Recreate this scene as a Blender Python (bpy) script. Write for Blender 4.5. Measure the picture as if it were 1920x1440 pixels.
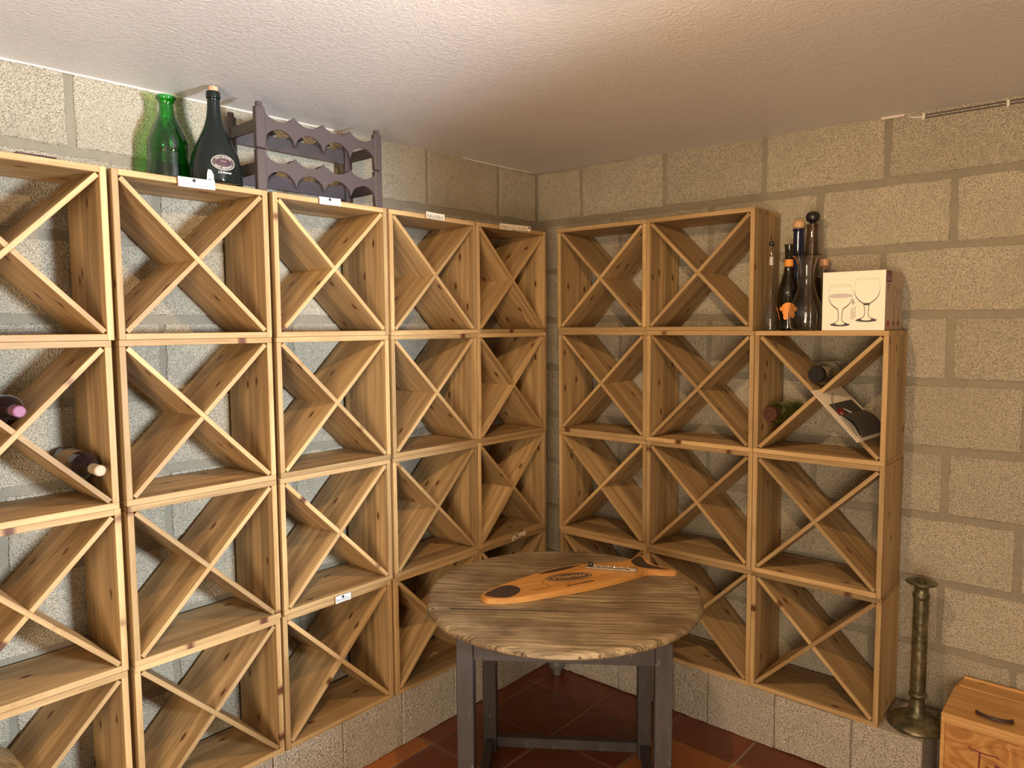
import bpy, bmesh, math, random
from mathutils import Vector, Matrix
from math import pi, sin, cos, sqrt, atan2, radians
for o in list(bpy.data.objects): bpy.data.objects.remove(o)
SC = bpy.context.scene
COL = SC.collection
rnd = random.Random(7)

# ------------------------------------------------------------------ camera
cam_d = bpy.data.cameras.new('camera'); cam = bpy.data.objects.new('camera', cam_d); COL.objects.link(cam)
yaw, pitch, roll = -.71477, -.07954, -.0073
fw = Vector((cos(pitch)*sin(yaw), cos(pitch)*cos(yaw), sin(pitch)))
rt = fw.cross(Vector((0, 0, 1))).normalized(); up = rt.cross(fw)
r2 = rt*cos(roll)+up*sin(roll); u2 = -rt*sin(roll)+up*cos(roll)
cam.matrix_world = Matrix(((r2.x, u2.x, -fw.x, 2.28517), (r2.y, u2.y, -fw.y, -2.89619), (r2.z, u2.z, -fw.z, 1.76094), (0, 0, 0, 1)))
cam_d.sensor_width = 36; cam_d.lens = 1366.45/1920*36; cam_d.clip_start = .05
SC.camera = cam
# ------------------------------------------------------------------ world, light, exposure
w = bpy.data.worlds.new('world'); SC.world = w; w.use_nodes = True
w.node_tree.nodes['Background'].inputs[0].default_value = (.5, .6, .8, 1); w.node_tree.nodes['Background'].inputs[1].default_value = .02
BULB = Vector((1.40, -1.69, 2.44)); BULB_E = 2050; BULB_C = (1, .66, .36)
def area(name, loc, target, sx, sy, power, col):
    d = bpy.data.lights.new(name, 'AREA'); d.shape = 'RECTANGLE'; d.size = sx; d.size_y = sy; d.energy = power; d.color = col
    o = bpy.data.objects.new(name, d); COL.objects.link(o); o.location = loc
    o.rotation_euler = (Vector(target)-Vector(loc)).to_track_quat('-Z', 'Y').to_euler(); return o
area('rear_fill_light', (2.7, -4.4, 1.1), (1.1, -1.2, 2.45), 1.1, 1.8, 128, (1, .80, .60))  # unseen warm fill behind the camera, added to lift ceiling and shadows
# daylight from a doorway beyond the right of the picture, falling on the left wall only
d = bpy.data.lights.new('doorway_daylight', 'SPOT'); d.energy = 950; d.color = (.73, .85, 1); d.spot_size = radians(54); d.spot_blend = .7; d.shadow_soft_size = .2
o = bpy.data.objects.new('doorway_daylight', d); COL.objects.link(o); o.location = (3.6, -1.45, 1.60)
o.rotation_euler = (Vector((-.285, -2.15, 1.72))-o.location).to_track_quat('-Z', 'Y').to_euler()
SC.view_settings.view_transform = 'Standard'; SC.view_settings.look = 'None'; SC.view_settings.gamma = 1
SC.view_settings.use_curve_mapping = False; SC.view_settings.exposure = .0

# ------------------------------------------------------------------ materials
MATS = {}
def newmat(name):
    m = bpy.data.materials.new(name); m.use_nodes = True; m.node_tree.nodes.clear(); MATS[name] = m
    return m
class NT:
    def __init__(s, m): s.t = m.node_tree; s.n = s.t.nodes; s.l = s.t.links
    def add(s, typ, **k):
        n = s.n.new(typ)
        for a, b in k.items(): setattr(n, a, b)
        return n
    def link(s, a, b): s.l.new(a, b)
    def math(s, op, a, b=None, c=None):
        n = s.add('ShaderNodeMath', operation=op)
        for i, v in enumerate((a, b, c)):
            if v is None: continue
            if isinstance(v, (int, float)): n.inputs[i].default_value = v
            else: s.link(v, n.inputs[i])
        return n.outputs[0]
    def vmath(s, op, a, b=None):
        n = s.add('ShaderNodeVectorMath', operation=op)
        for i, v in enumerate((a, b)):
            if v is None: continue
            if isinstance(v, (tuple, list)): n.inputs[i].default_value = v
            else: s.link(v, n.inputs[i])
        return n.outputs[0]
    def noise(s, vec, scale, detail=3, rough=.5, dist=0):
        n = s.add('ShaderNodeTexNoise'); n.inputs['Scale'].default_value = scale; n.inputs['Detail'].default_value = detail
        n.inputs['Roughness'].default_value = rough; n.inputs['Distortion'].default_value = dist
        if vec is not None: s.link(vec, n.inputs['Vector'])
        return n.outputs['Fac']
    def ramp(s, fac, stops, interp='LINEAR'):
        n = s.add('ShaderNodeValToRGB'); n.color_ramp.interpolation = interp
        e = n.color_ramp.elements
        while len(e) < len(stops): e.new(.5)
        for i, (p, c) in enumerate(stops):
            e[i].position = p; e[i].color = (c[0], c[1], c[2], 1) if not isinstance(c, (int, float)) else (c, c, c, 1)
        s.link(fac, n.inputs[0]); return n.outputs[0]
    def mix(s, fac, a, b, blend='MIX'):
        n = s.add('ShaderNodeMix', data_type='RGBA', blend_type=blend)
        for k, v in ((0, fac), (6, a), (7, b)):
            if isinstance(v, (int, float)): n.inputs[k].default_value = v
            elif isinstance(v, tuple): n.inputs[k].default_value = (v[0], v[1], v[2], 1)
            else: s.link(v, n.inputs[k])
        return n.outputs[2]
    def coords(s, spread=(0, 0, 0)):
        tc = s.add('ShaderNodeTexCoord'); oi = s.add('ShaderNodeObjectInfo')
        v = tc.outputs['Object']
        if any(spread):
            sc = s.add('ShaderNodeVectorMath', operation='SCALE'); sc.inputs[0].default_value = spread; s.link(oi.outputs['Random'], sc.inputs['Scale'])
            v = s.vmath('ADD', v, sc.outputs[0])
        return v, oi.outputs['Random']
    def out(s, col, rough=.6, metal=0, bump=None, bstr=.3, bdist=.002, spec=.5, **kw):
        b = s.add('ShaderNodeBsdfPrincipled'); o = s.add('ShaderNodeOutputMaterial'); s.link(b.outputs[0], o.inputs[0])
        if isinstance(col, tuple): b.inputs['Base Color'].default_value = (*col, 1)
        else: s.link(col, b.inputs['Base Color'])
        if isinstance(rough, (int, float)): b.inputs['Roughness'].default_value = rough
        else: s.link(rough, b.inputs['Roughness'])
        b.inputs['Metallic'].default_value = metal; b.inputs['Specular IOR Level'].default_value = spec
        for k, v in kw.items(): b.inputs[k].default_value = v
        if bump is not None:
            bn = s.add('ShaderNodeBump'); bn.inputs['Strength'].default_value = bstr; bn.inputs['Distance'].default_value = bdist
            s.link(bump, bn.inputs['Height']); s.link(bn.outputs[0], b.inputs['Normal'])
        return b

def wood_mat(name, light, dark, knot=(.10, .035, .012), staves=True, grain=1.0, rough=.55, knots=.5, bstr=.15):
    m = newmat(name); t = NT(m); v, r = t.coords((37.3, 11.7, 5.1))
    sep = t.add('ShaderNodeSeparateXYZ'); t.link(v, sep.inputs[0])
    x, y, z = sep.outputs
    # knot field: sparse elongated spots on the board plane
    kx = t.math('MULTIPLY', x, 4.3); ky = t.math('MULTIPLY', y, 9.5)
    cb = t.add('ShaderNodeCombineXYZ'); t.link(t.math('ADD', kx, t.math('MULTIPLY', r, 40.0)), cb.inputs[0]); t.link(ky, cb.inputs[1])
    vo = t.add('ShaderNodeTexVoronoi', voronoi_dimensions='2D'); vo.inputs['Scale'].default_value = 1.0; t.link(cb.outputs[0], vo.inputs['Vector'])
    sepc = t.add('ShaderNodeSeparateColor'); t.link(vo.outputs['Color'], sepc.inputs[0])
    on = t.math('LESS_THAN', sepc.outputs[0], knots)
    kd = t.math('ADD', vo.outputs['Distance'], t.math('MULTIPLY', t.noise(v, 60, 2), .03))
    kn = t.math('MULTIPLY', t.ramp(kd, [(.055, 1), (.105, 0)]), on)
    halo = t.math('MULTIPLY', t.ramp(kd, [(.05, 1), (.28, 0)]), on)
    # grain
    warp = t.math('MULTIPLY', t.math('SUBTRACT', t.noise(v, 3.2, 2), .5), .05)
    yy = t.math('ADD', t.math('ADD', y, warp), t.math('MULTIPLY', halo, .008))
    c2 = t.add('ShaderNodeCombineXYZ'); t.link(t.math('MULTIPLY', x, 1.6), c2.inputs[0]); t.link(t.math('MULTIPLY', yy, 42*grain), c2.inputs[1]); t.link(t.math('MULTIPLY', z, 42*grain), c2.inputs[2])
    g = t.noise(c2.outputs[0], 1.0, 4, .6)
    c3 = t.add('ShaderNodeCombineXYZ'); t.link(t.math('MULTIPLY', x, 5), c3.inputs[0]); t.link(t.math('MULTIPLY', yy, 300), c3.inputs[1]); t.link(t.math('MULTIPLY', z, 300), c3.inputs[2])
    g2 = t.noise(c3.outputs[0], 1.0, 2, .5)
    col = t.mix(t.ramp(g, [(.32, 0), (.68, 1)]), dark, light)
    col = t.mix(t.math('MULTIPLY', g2, .35), col, dark)
    if staves:
        st = t.math('FLOOR', t.math('DIVIDE', y, .058))
        wn = t.add('ShaderNodeTexWhiteNoise', noise_dimensions='1D'); t.link(t.math('ADD', st, t.math('MULTIPLY', r, 91)), wn.inputs['W'])
        fr_ = t.math('ABSOLUTE', t.math('SUBTRACT', t.math('FRACT', t.math('DIVIDE', y, .058)), .5))
        seam = t.math('MULTIPLY', t.math('GREATER_THAN', fr_, .489), .22)
        tone = t.math('SUBTRACT', t.math('ADD', t.math('MULTIPLY', wn.outputs['Value'], .46), .70), seam)
        ccb = t.add('ShaderNodeCombineColor'); [t.link(tone, ccb.inputs[i]) for i in range(3)]
        col = t.mix(1.0, col, ccb.outputs[0], 'MULTIPLY')
    tone2 = t.math('ADD', t.math('MULTIPLY', r, .16), .92)
    ccb = t.add('ShaderNodeCombineColor'); [t.link(tone2, ccb.inputs[i]) for i in range(3)]
    col = t.mix(1.0, col, ccb.outputs[0], 'MULTIPLY')
    col = t.mix(t.math('MULTIPLY', halo, .35), col, dark)
    col = t.mix(kn, col, knot)
    t.out(col, rough, bump=g2, bstr=bstr, bdist=.001, spec=.35)
    return m
wood_mat('pine', (.57, .385, .175), (.325, .195, .077), knots=.62)
wood_mat('case_pine', (.66, .38, .14), (.47, .235, .07), staves=False, knots=.35)
wood_mat('fish_wood', (.66, .34, .10), (.42, .18, .04), staves=False, knots=0, grain=.8, rough=.4)
m = newmat('plywood'); t = NT(m); v, r = t.coords((3, 7, 2))
n = t.noise(v, 5.5, 2, .4, 1.6); n2 = t.math('FRACT', t.math('MULTIPLY', n, 7))
c = t.mix(t.ramp(n2, [(.1, 0), (.5, 1), (.95, .1)]), (.36, .15, .03), (.55, .27, .075)); t.out(c, .5)
m = newmat('old_wood'); t = NT(m); v, r = t.coords((9, 3, 0))
mp = t.vmath('MULTIPLY', v, (2.2, 60, 20)); wv = t.noise(v, 4, 3); off = t.add('ShaderNodeCombineXYZ'); t.link(t.math('MULTIPLY', wv, 2.6), off.inputs[1])
g = t.noise(t.vmath('ADD', mp, off.outputs[0]), 1, 5, .7)
mp2 = t.vmath('MULTIPLY', v, (6, 320, 60)); g2 = t.noise(mp2, 1, 3, .6); big = t.noise(v, 5, 3)
c = t.mix(t.ramp(g, [(.30, 0), (.66, 1)]), (.085, .052, .024), (.56, .42, .235))
c = t.mix(t.ramp(big, [(.38, .75), (.60, 0)]), c, (.15, .095, .045))
c = t.mix(t.ramp(g2, [(.36, .85), (.5, 0)]), c, (.05, .028, .014))
t.out(c, .75, bump=t.math('ADD', g, t.math('MULTIPLY', g2, .8)), bstr=1.0, bdist=.006, spec=.25)
m = newmat('dark_paint_wood'); t = NT(m); v, r = t.coords((5, 5, 5))
g = t.noise(t.vmath('MULTIPLY', v, (22, 22, 3)), 1, 4, .6); sc_ = t.noise(t.vmath('MULTIPLY', v, (60, 60, 25)), 1, 3, .6)
c = t.mix(g, (.024, .019, .018), (.068, .056, .052)); c = t.mix(t.ramp(sc_, [(.62, 0), (.74, .6)]), c, (.20, .16, .14))
t.out(c, t.ramp(g, [(.3, .35), (.7, .6)]), bump=g, bstr=.25)
def block_mat(name, c1, c2, c3, size=1.0, bs=1.0):
    m = newmat(name); t = NT(m); v, r = t.coords((13, 17, 19))
    wv = t.add('ShaderNodeTexNoise'); wv.inputs['Scale'].default_value = 60; t.link(v, wv.inputs['Vector'])
    v2 = t.vmath('ADD', v, t.vmath('MULTIPLY', wv.outputs['Color'], (.004, .004, .004)))
    vo = t.add('ShaderNodeTexVoronoi'); vo.inputs['Scale'].default_value = 235*size; t.link(v2, vo.inputs['Vector'])
    a = t.noise(v, 230*size, 2, .6); b = t.noise(v, 5, 3); d = t.noise(v, 45*size, 3, .6)
    gr = t.math('SUBTRACT', t.math('ADD', 1.0, t.math('MULTIPLY', a, .9)), t.math('MULTIPLY', vo.outputs['Distance'], 1.5))
    c = t.mix(t.ramp(gr, [(.30, 0), (.84, 1)]), c1, c2)
    c = t.mix(t.ramp(d, [(.33, .45), (.42, 0)]), c, c1)
    c = t.mix(t.ramp(b, [(.35, .4), (.65, 0)]), c, c3)
    tone = t.math('ADD', t.math('MULTIPLY', r, .16), .92); cc = t.add('ShaderNodeCombineColor'); [t.link(tone, cc.inputs[i]) for i in range(3)]
    c = t.mix(1.0, c, cc.outputs[0], 'MULTIPLY')
    h = t.math('ADD', gr, t.math('MULTIPLY', d, .8))
    t.out(c, .95, bump=h, bstr=.9*bs, bdist=.005, spec=.15); return m
block_mat('block', (.33, .285, .20), (.67, .585, .435), (.42, .365, .255))
block_mat('plinth_block', (.32, .275, .21), (.66, .59, .48), (.46, .40, .31), .8)
m = newmat('mortar'); t = NT(m); v, r = t.coords()
a = t.noise(v, 60, 4, .6); b = t.noise(v, 6, 3); c = t.mix(a, (.20, .172, .12), (.32, .275, .195)); c = t.mix(t.ramp(b, [(.35, .5), (.6, 0)]), c, (.22, .20, .15))
t.out(c, .95, bump=a, bstr=.5, bdist=.003, spec=.15)
m = newmat('plaster'); t = NT(m); v, r = t.coords()
wv = t.noise(v, 1.3, 2); ang = t.vmath('MULTIPLY', v, (10, 42, 10)); o_ = t.add('ShaderNodeCombineXYZ'); t.link(t.math('MULTIPLY', wv, 16), o_.inputs[1])
s1 = t.noise(t.vmath('ADD', ang, o_.outputs[0]), 1, 4, .6); s2 = t.noise(v, 75, 5, .7); s3 = t.noise(v, 1.1, 3, .5)
h = t.math('ADD', t.math('MULTIPLY', s1, .35), t.math('MULTIPLY', s2, .9))
c = t.mix(t.ramp(s3, [(.35, .35), (.65, 0)]), (.73, .70, .665), (.60, .565, .53))
t.out(c, .36, bump=h, bstr=.8, bdist=.006, spec=.5)
m = newmat('plain_wall'); t = NT(m); t.out((.38, .35, .29), .9)
m = newmat('tile'); t = NT(m); v, r = t.coords((7, 9, 0))
a = t.noise(v, 9, 4, .6); c = t.mix(a, (.115, .026, .010), (.22, .058, .018))
oc = t.math('GREATER_THAN', r, .85); c = t.mix(t.math('MULTIPLY', oc, .65), c, (.44, .155, .030)); dk = t.math('LESS_THAN', r, .3); c = t.mix(t.math('MULTIPLY', dk, .5), c, (.10, .022, .008))
t.out(c, t.ramp(t.noise(v, 14, 3), [(.3, .28), (.7, .5)]), bump=t.noise(v, 6, 2), bstr=.2, bdist=.004)
m = newmat('grout'); t = NT(m); t.out((.26, .20, .15), .9)
m = newmat('brown_plastic'); t = NT(m); v, r = t.coords(); t.out((.075, .055, .052), .42, bump=t.noise(v, 90, 2), bstr=.05)
m = newmat('brass_old'); t = NT(m); v, r = t.coords(); a = t.noise(v, 22, 4, .65)
c = t.mix(t.ramp(a, [(.4, 0), (.65, 1)]), (.085, .080, .045), (.26, .22, .12)); t.out(c, t.ramp(a, [(.3, .5), (.7, .32)]), metal=.75, bump=t.noise(v, 45, 3), bstr=.35, bdist=.003)
m = newmat('zinc'); t = NT(m); v, r = t.coords(); a = t.noise(v, 40, 3); t.out(t.mix(a, (.18, .18, .17), (.36, .36, .35)), .45, metal=.5)
m = newmat('cork'); t = NT(m); v, r = t.coords(); a = t.noise(v, 160, 3, .7); t.out(t.mix(t.ramp(a, [(.35, 0), (.6, 1)]), (.36, .17, .08), (.72, .44, .25)), .8, bump=a, bstr=.3)
def simple(name, col, rough=.5, metal=0, **k):
    m = newmat(name); NT(m).out(col, rough, metal, **k); return m
simple('black', (.012, .011, .012), .3); simple('black_satin', (.02, .018, .018), .5); simple('rubber', (.018, .015, .015), .6)
simple('paper', (.74, .74, .72), .7); simple('cream_paper', (.76, .66, .50), .75); simple('ink', (.05, .045, .05), .6); simple('grey_ink', (.13, .13, .15), .6)
simple('sepia_ink', (.22, .12, .07), .7); simple('burn_and_joint_shade', (.045, .028, .020), .55); simple('burn_mid', (.13, .065, .025), .6); simple('engrave', (.55, .36, .17), .6); simple('burn_red', (.14, .018, .008), .6)
simple('maroon', (.20, .012, .018), .5); simple('orange_label', (.72, .26, .035), .6); simple('tan_label', (.33, .24, .13), .7); simple('emblem_dark', (.075, .055, .045), .5); simple('plum', (.05, .018, .03), .5); simple('white_ink', (.75, .72, .66), .6)
simple('chrome', (.72, .70, .66), .2, .9); simple('steel', (.42, .38, .30), .3, .8); simple('dark_glass', (.006, .010, .009), .08); simple('wine_glass_dark', (.014, .008, .010), .1); simple('navy_glass', (.010, .014, .045), .07)
simple('purple_foil', (.22, .085, .15), .6, 0); simple('copper_cap', (.16, .06, .045), .35, .6); simple('card_white', (.83, .76, .62), .6); simple('card_side', (.50, .38, .26), .65); simple('card_purple', (.17, .05, .075), .6)
simple('lilac', (.50, .33, .42), .6); simple('water_grey', (.52, .46, .46), .6); simple('booklet_dark', (.045, .043, .035), .45); simple('wire', (.10, .075, .065), .6); simple('clip_white', (.72, .66, .55), .5)
simple('filler', (.74, .66, .56), .85); simple('leather', (.05, .022, .018), .5); simple('wood_ball', (.62, .36, .16), .5); simple('gold_foil', (.40, .31, .20), .6, 0); simple('red_dot', (.42, .06, .05), .6); simple('white_plastic', (.7, .68, .62), .4)
def glass(name, tint, edge=.35, gloss=1.0, rough=.02):
    m = newmat(name); t = NT(m)
    lw = t.add('ShaderNodeLayerWeight'); lw.inputs[0].default_value = .5
    c = t.mix(t.math('POWER', lw.outputs['Facing'], 1.6), tint, tuple(x*x*edge for x in tint))
    tr = t.add('ShaderNodeBsdfTransparent'); t.link(c, tr.inputs[0])
    gl = t.add('ShaderNodeBsdfGlossy'); gl.inputs['Roughness'].default_value = rough
    fz = t.math('ADD', t.math('MULTIPLY', t.math('POWER', lw.outputs['Facing'], 2.6), .75), .075)
    mx = t.add('ShaderNodeMixShader'); t.link(t.math('MULTIPLY', fz, gloss), mx.inputs[0]); t.link(tr.outputs[0], mx.inputs[1]); t.link(gl.outputs[0], mx.inputs[2])
    o = t.add('ShaderNodeOutputMaterial'); t.link(mx.outputs[0], o.inputs[0]); return m
glass('green_glass', (.065, .60, .115), .45, .9); 
for nm_, c_ in (('clear_glass', (.97, .97, .95)), ('greenish_glass', (.86, .90, .74))):
    m = newmat(nm_); t = NT(m); g_ = t.add('ShaderNodeBsdfGlass'); g_.inputs[0].default_value = (*c_, 1); g_.inputs['Roughness'].default_value = 0; g_.inputs['IOR'].default_value = 1.45
    o_ = t.add('ShaderNodeOutputMaterial'); t.link(g_.outputs[0], o_.inputs[0])
glass('olive_glass', (.50, .40, .20), .4); glass('deep_green_glass', (.22, .24, .09), .3)
m = newmat('bulb_glow'); t = NT(m); e = t.add('ShaderNodeEmission'); e.inputs[0].default_value = (*BULB_C, 1); e.inputs[1].default_value = BULB_E
o_ = t.add('ShaderNodeOutputMaterial'); t.link(e.outputs[0], o_.inputs[0])

# ------------------------------------------------------------------ helpers
def tag(o, label=None, cat=None, group=None, kind=None):
    if label: o['label'] = label
    if cat: o['category'] = cat
    if group: o['group'] = group
    if kind: o['kind'] = kind
    return o
def empty(name, loc=(0, 0, 0), rz=0, label=None, cat=None, group=None, kind=None):
    o = bpy.data.objects.new(name, None); COL.objects.link(o); o.location = loc; o.rotation_euler = (0, 0, rz); o.empty_display_size = .05
    return tag(o, label, cat, group, kind)
def mesh(name, bm, mat, smooth=False):
    me = bpy.data.meshes.new(name); bmesh.ops.recalc_face_normals(bm, faces=bm.faces); bm.to_mesh(me); bm.free()
    if isinstance(mat, str): mat = [mat]
    for x in mat: me.materials.append(MATS[x])
    if smooth:
        for p in me.polygons: p.use_smooth = True
    return me
def link(name, me, parent=None, loc=(0, 0, 0), rot=(0, 0, 0), mw=None):
    o = bpy.data.objects.new(name, me); COL.objects.link(o); o.parent = parent
    if mw is not None: o.matrix_local = mw
    else: o.location = loc; o.rotation_euler = rot
    return o
def obj(name, bm, mat, parent=None, loc=(0, 0, 0), rot=(0, 0, 0), smooth=False, mw=None):
    return link(name, mesh(name, bm, mat, smooth), parent, loc, rot, mw)
def box(bm, x0, x1, y0, y1, z0, z1, bev=0, M=None):
    vs = [bm.verts.new((x, y, z)) for z in (z0, z1) for x, y in ((x0, y0), (x1, y0), (x1, y1), (x0, y1))]
    fs = [bm.faces.new([vs[i] for i in f]) for f in ((3, 2, 1, 0), (4, 5, 6, 7), (0, 1, 5, 4), (1, 2, 6, 5), (2, 3, 7, 6), (3, 0, 4, 7))]
    if bev:
        es = list({e for f in fs for e in f.edges}); r = bmesh.ops.bevel(bm, geom=es, offset=bev, segments=1, affect='EDGES'); 
    if M is not None: bmesh.ops.transform(bm, matrix=M, verts=vs if not bev else [v for v in bm.verts])
    return bm
def BX(x0, x1, y0, y1, z0, z1, bev=0): return box(bmesh.new(), x0, x1, y0, y1, z0, z1, bev)
def lathe(prof, seg=32, sx=1, sy=1, cap=True):
    bm = bmesh.new(); rings = []
    for r, z in prof:
        if r < 1e-5: rings.append([bm.verts.new((0, 0, z))])
        else: rings.append([bm.verts.new((r*cos(2*pi*i/seg)*sx, r*sin(2*pi*i/seg)*sy, z)) for i in range(seg)])
    for a, b in zip(rings, rings[1:]):
        for i in range(seg):
            j = (i+1) % seg
            q = [a[i % len(a)], a[j % len(a)], b[j % len(b)], b[i % len(b)]]
            u = []; [u.append(x) for x in q if x not in u]
            if len(u) > 2:
                try: bm.faces.new(u)
                except ValueError: pass
    return bm
def spline(pts, n=5):
    """Catmull-Rom through profile points"""
    P = [pts[0]]+list(pts)+[pts[-1]]; out = []
    for i in range(1, len(P)-2):
        for k in range(n):
            s = k/n; a, b, c, d = P[i-1], P[i], P[i+1], P[i+2]
            out.append(tuple(.5*((2*b[j])+(-a[j]+c[j])*s+(2*a[j]-5*b[j]+4*c[j]-d[j])*s*s+(-a[j]+3*b[j]-3*c[j]+d[j])*s**3) for j in range(len(b))))
    out.append(tuple(pts[-1])); return out
def tube(bm, path, r, seg=8, closed=False):
    path = [Vector(p) for p in path]; rings = []
    for i, p in enumerate(path):
        d = (path[min(i+1, len(path)-1)]-path[max(i-1, 0)]).normalized()
        a = d.cross(Vector((0, 0, 1))); a = a.normalized() if a.length > 1e-3 else Vector((1, 0, 0)); b = d.cross(a)
        rr = r[i] if isinstance(r, (list, tuple)) else r
        rings.append([bm.verts.new(p+a*cos(2*pi*k/seg)*rr+b*sin(2*pi*k/seg)*rr) for k in range(seg)])
    for a, b in zip(rings, rings[1:]):
        for k in range(seg): bm.faces.new([a[k], a[(k+1) % seg], b[(k+1) % seg], b[k]])
    bm.faces.new(rings[0][::-1]); bm.faces.new(rings[-1]); return bm
def prism(pts, z0, z1, bm=None):
    bm = bm or bmesh.new(); a = [bm.verts.new((x, y, z0)) for x, y in pts]; b = [bm.verts.new((x, y, z1)) for x, y in pts]; n = len(pts)
    bm.faces.new(a[::-1]); bm.faces.new(b)
    for i in range(n): bm.faces.new([a[i], a[(i+1) % n], b[(i+1) % n], b[i]])
    return bm
def ell(cx, cy, a, b, n=40, a0=0, a1=2*pi): return [(cx+a*cos(a0+(a1-a0)*i/n), cy+b*sin(a0+(a1-a0)*i/n)) for i in range(n)]
def text_mesh(s, size, mat, shear=0, ext=.0004, squash=1, space=1):
    cu = bpy.data.curves.new('text', 'FONT'); cu.body = s; cu.size = size; cu.extrude = ext; cu.align_x = 'CENTER'; cu.align_y = 'CENTER'; cu.shear = shear; cu.space_character = space; cu.resolution_u = 3
    o = bpy.data.objects.new('text', cu); COL.objects.link(o); bpy.context.view_layer.update()
    me = bpy.data.meshes.new_from_object(o.evaluated_get(bpy.context.evaluated_depsgraph_get()))
    bpy.data.objects.remove(o); me.materials.clear(); me.materials.append(MATS[mat])
    if squash != 1:
        for v in me.vertices: v.co.x *= squash
    return me
def frame(origin, xa, ya):
    """matrix with local x,y axes; z = x cross y"""
    x = Vector(xa).normalized(); y = Vector(ya); y = (y-x*y.dot(x)).normalized(); z = x.cross(y); o = Vector(origin)
    return Matrix(((x.x, y.x, z.x, o.x), (x.y, y.y, z.y, o.y), (x.z, y.z, z.z, o.z), (0, 0, 0, 1)))

# ------------------------------------------------------------------ the room
XL, YR = -.285, .285                      # faces of the left and the right wall
XE, YE = 4.3, -4.7
CZ = lambda x, y: 2.592-.015*(x-XL)-.015*(YR-y)
bm = BX(XL-.2, XE+.2, YE-.2, YR+.2, -.12, -.006); fl = obj('floor', bm, 'grout'); tag(fl, kind='structure')
tp = .345; tile_v = []
for k in range(4):
    b = BX(-.1675+rnd.uniform(0, .002), .1675, -.1675, .1675-rnd.uniform(0, .002), -.012, 0, .0035); tile_v.append(mesh('tile', b, 'tile'))
for i in range(-1, 12):
    for j in range(-1, 14):
        cx, cy = .0805+tp*(i+.5), -.2+tp*(.5-j)
        if cx < -.1 and True: continue
        if cx+.17 > XE or cy-.17 < YE or cy+.17 > YR+.1: continue
        o = link('tile', tile_v[(i*3+j) % 4], fl, (cx, cy, rnd.uniform(-.0012, .0)), (0, 0, rnd.choice((0, pi/2, pi))))
# ceiling: slightly falling towards the camera
bm = bmesh.new(); cs = [(XL-.2, YR+.2), (XE+.2, YR+.2), (XE+.2, YE-.2), (XL-.2, YE-.2)]
a = [bm.verts.new((x, y, CZ(x, y))) for x, y in cs]; b = [bm.verts.new((x, y, 2.8)) for x, y in cs]
bm.faces.new(a); bm.faces.new(b[::-1]); [bm.faces.new([a[i], b[i], b[(i+1) % 4], a[(i+1) % 4]]) for i in range(4)]
tag(obj('ceiling', bm, 'plaster'), kind='structure')
REC = .0055
wl = tag(obj('wall_left', BX(XL-.2, XL-REC, YE, YR+.2, 0, 2.62), 'mortar'), kind='structure')
wr = tag(obj('wall_right', BX(XL-REC, XE, YR+REC, YR+.2, 0, 2.62), 'mortar'), kind='structure')
tag(obj('wall_rear', BX(XL, XE, YE-.2, YE, 0, 2.62), 'plain_wall'), kind='structure')
tag(obj('wall_side', BX(XE, XE+.2, YE, YR, 0, 2.62), 'plain_wall'), kind='structure')
def block_mesh(W, Hh, seed, mat, D=.03, front=True, jit=.003, inset=.003, nx=7, ny=4):
    """block lying in local x (width) / z (height), front face at local y=0 facing -y"""
    R = random.Random(seed); pts = []
    for i in range(nx): pts.append((-W/2+W*i/nx, -Hh/2))
    for i in range(ny): pts.append((W/2, -Hh/2+Hh*i/ny))
    for i in range(nx): pts.append((W/2-W*i/nx, Hh/2))
    for i in range(ny): pts.append((-W/2, Hh/2-Hh*i/ny))
    pts = [(x+R.uniform(-jit, jit)*(0 if abs(abs(x)-W/2) > 1e-6 else 1), z+R.uniform(-jit, jit)*(0 if abs(abs(z)-Hh/2) > 1e-6 else 1)) for x, z in pts]
    bm = bmesh.new(); n = len(pts)
    A = [bm.verts.new((x, D, z)) for x, z in pts]; B = [bm.verts.new((x, inset, z)) for x, z in pts]
    C = [bm.verts.new((x*(1-2*inset/W), 0, z*(1-2*inset/Hh))) for x, z in pts]
    for P, Q in ((A, B), (B, C)):
        for i in range(n): bm.faces.new([P[i], P[(i+1) % n], Q[(i+1) % n], Q[i]])
    bm.faces.new(C); bm.faces.new(A[::-1])
    return mesh('block', bm, mat)
JZ = [2.315-.2611*k for k in range(10)]
cache = {}
def get_block(W, Hh, mat='block', **k):
    key = (round(W, 2), round(Hh, 2), mat, rnd.randrange(4))
    if key not in cache: cache[key] = block_mesh(W, Hh, len(cache)+5, mat, **k)
    return cache[key]
def build_wall(parent, to_world, length, pitch, off0, off1, rz):
    for k in range(10):
        top = 2.60 if k == 0 else JZ[k-1]
        bot = JZ[k]
        if top < .05: break
        zb = max(bot, 0); Hh = top-zb-.030; zc = (top+zb)/2
        if k == 0: Hh = .255; zc = JZ[0]+.015+.1275
        o0 = off0 if k % 2 == 0 else off1
        s = o0-pitch
        while s < length:
            a, b = max(s, 0), min(s+pitch, length)
            if b-a > .05:
                W = b-a-.022-(.008 if rnd.random() < .4 else 0); c = (a+b)/2+rnd.uniform(-.002, .002)
                x, y = to_world(c)
                link('block', get_block(W, Hh), parent, (x, y, zc+rnd.uniform(-.001, .001)), (0, 0, rz))
            s += pitch
build_wall(wl, lambda c: (XL, YR-c), 4.0, .50, .315, .565-.25+.25-.0, pi/2)
build_wall(wr, lambda c: (XL+c, YR), 4.2, .49, .299, .541, 0)

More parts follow.
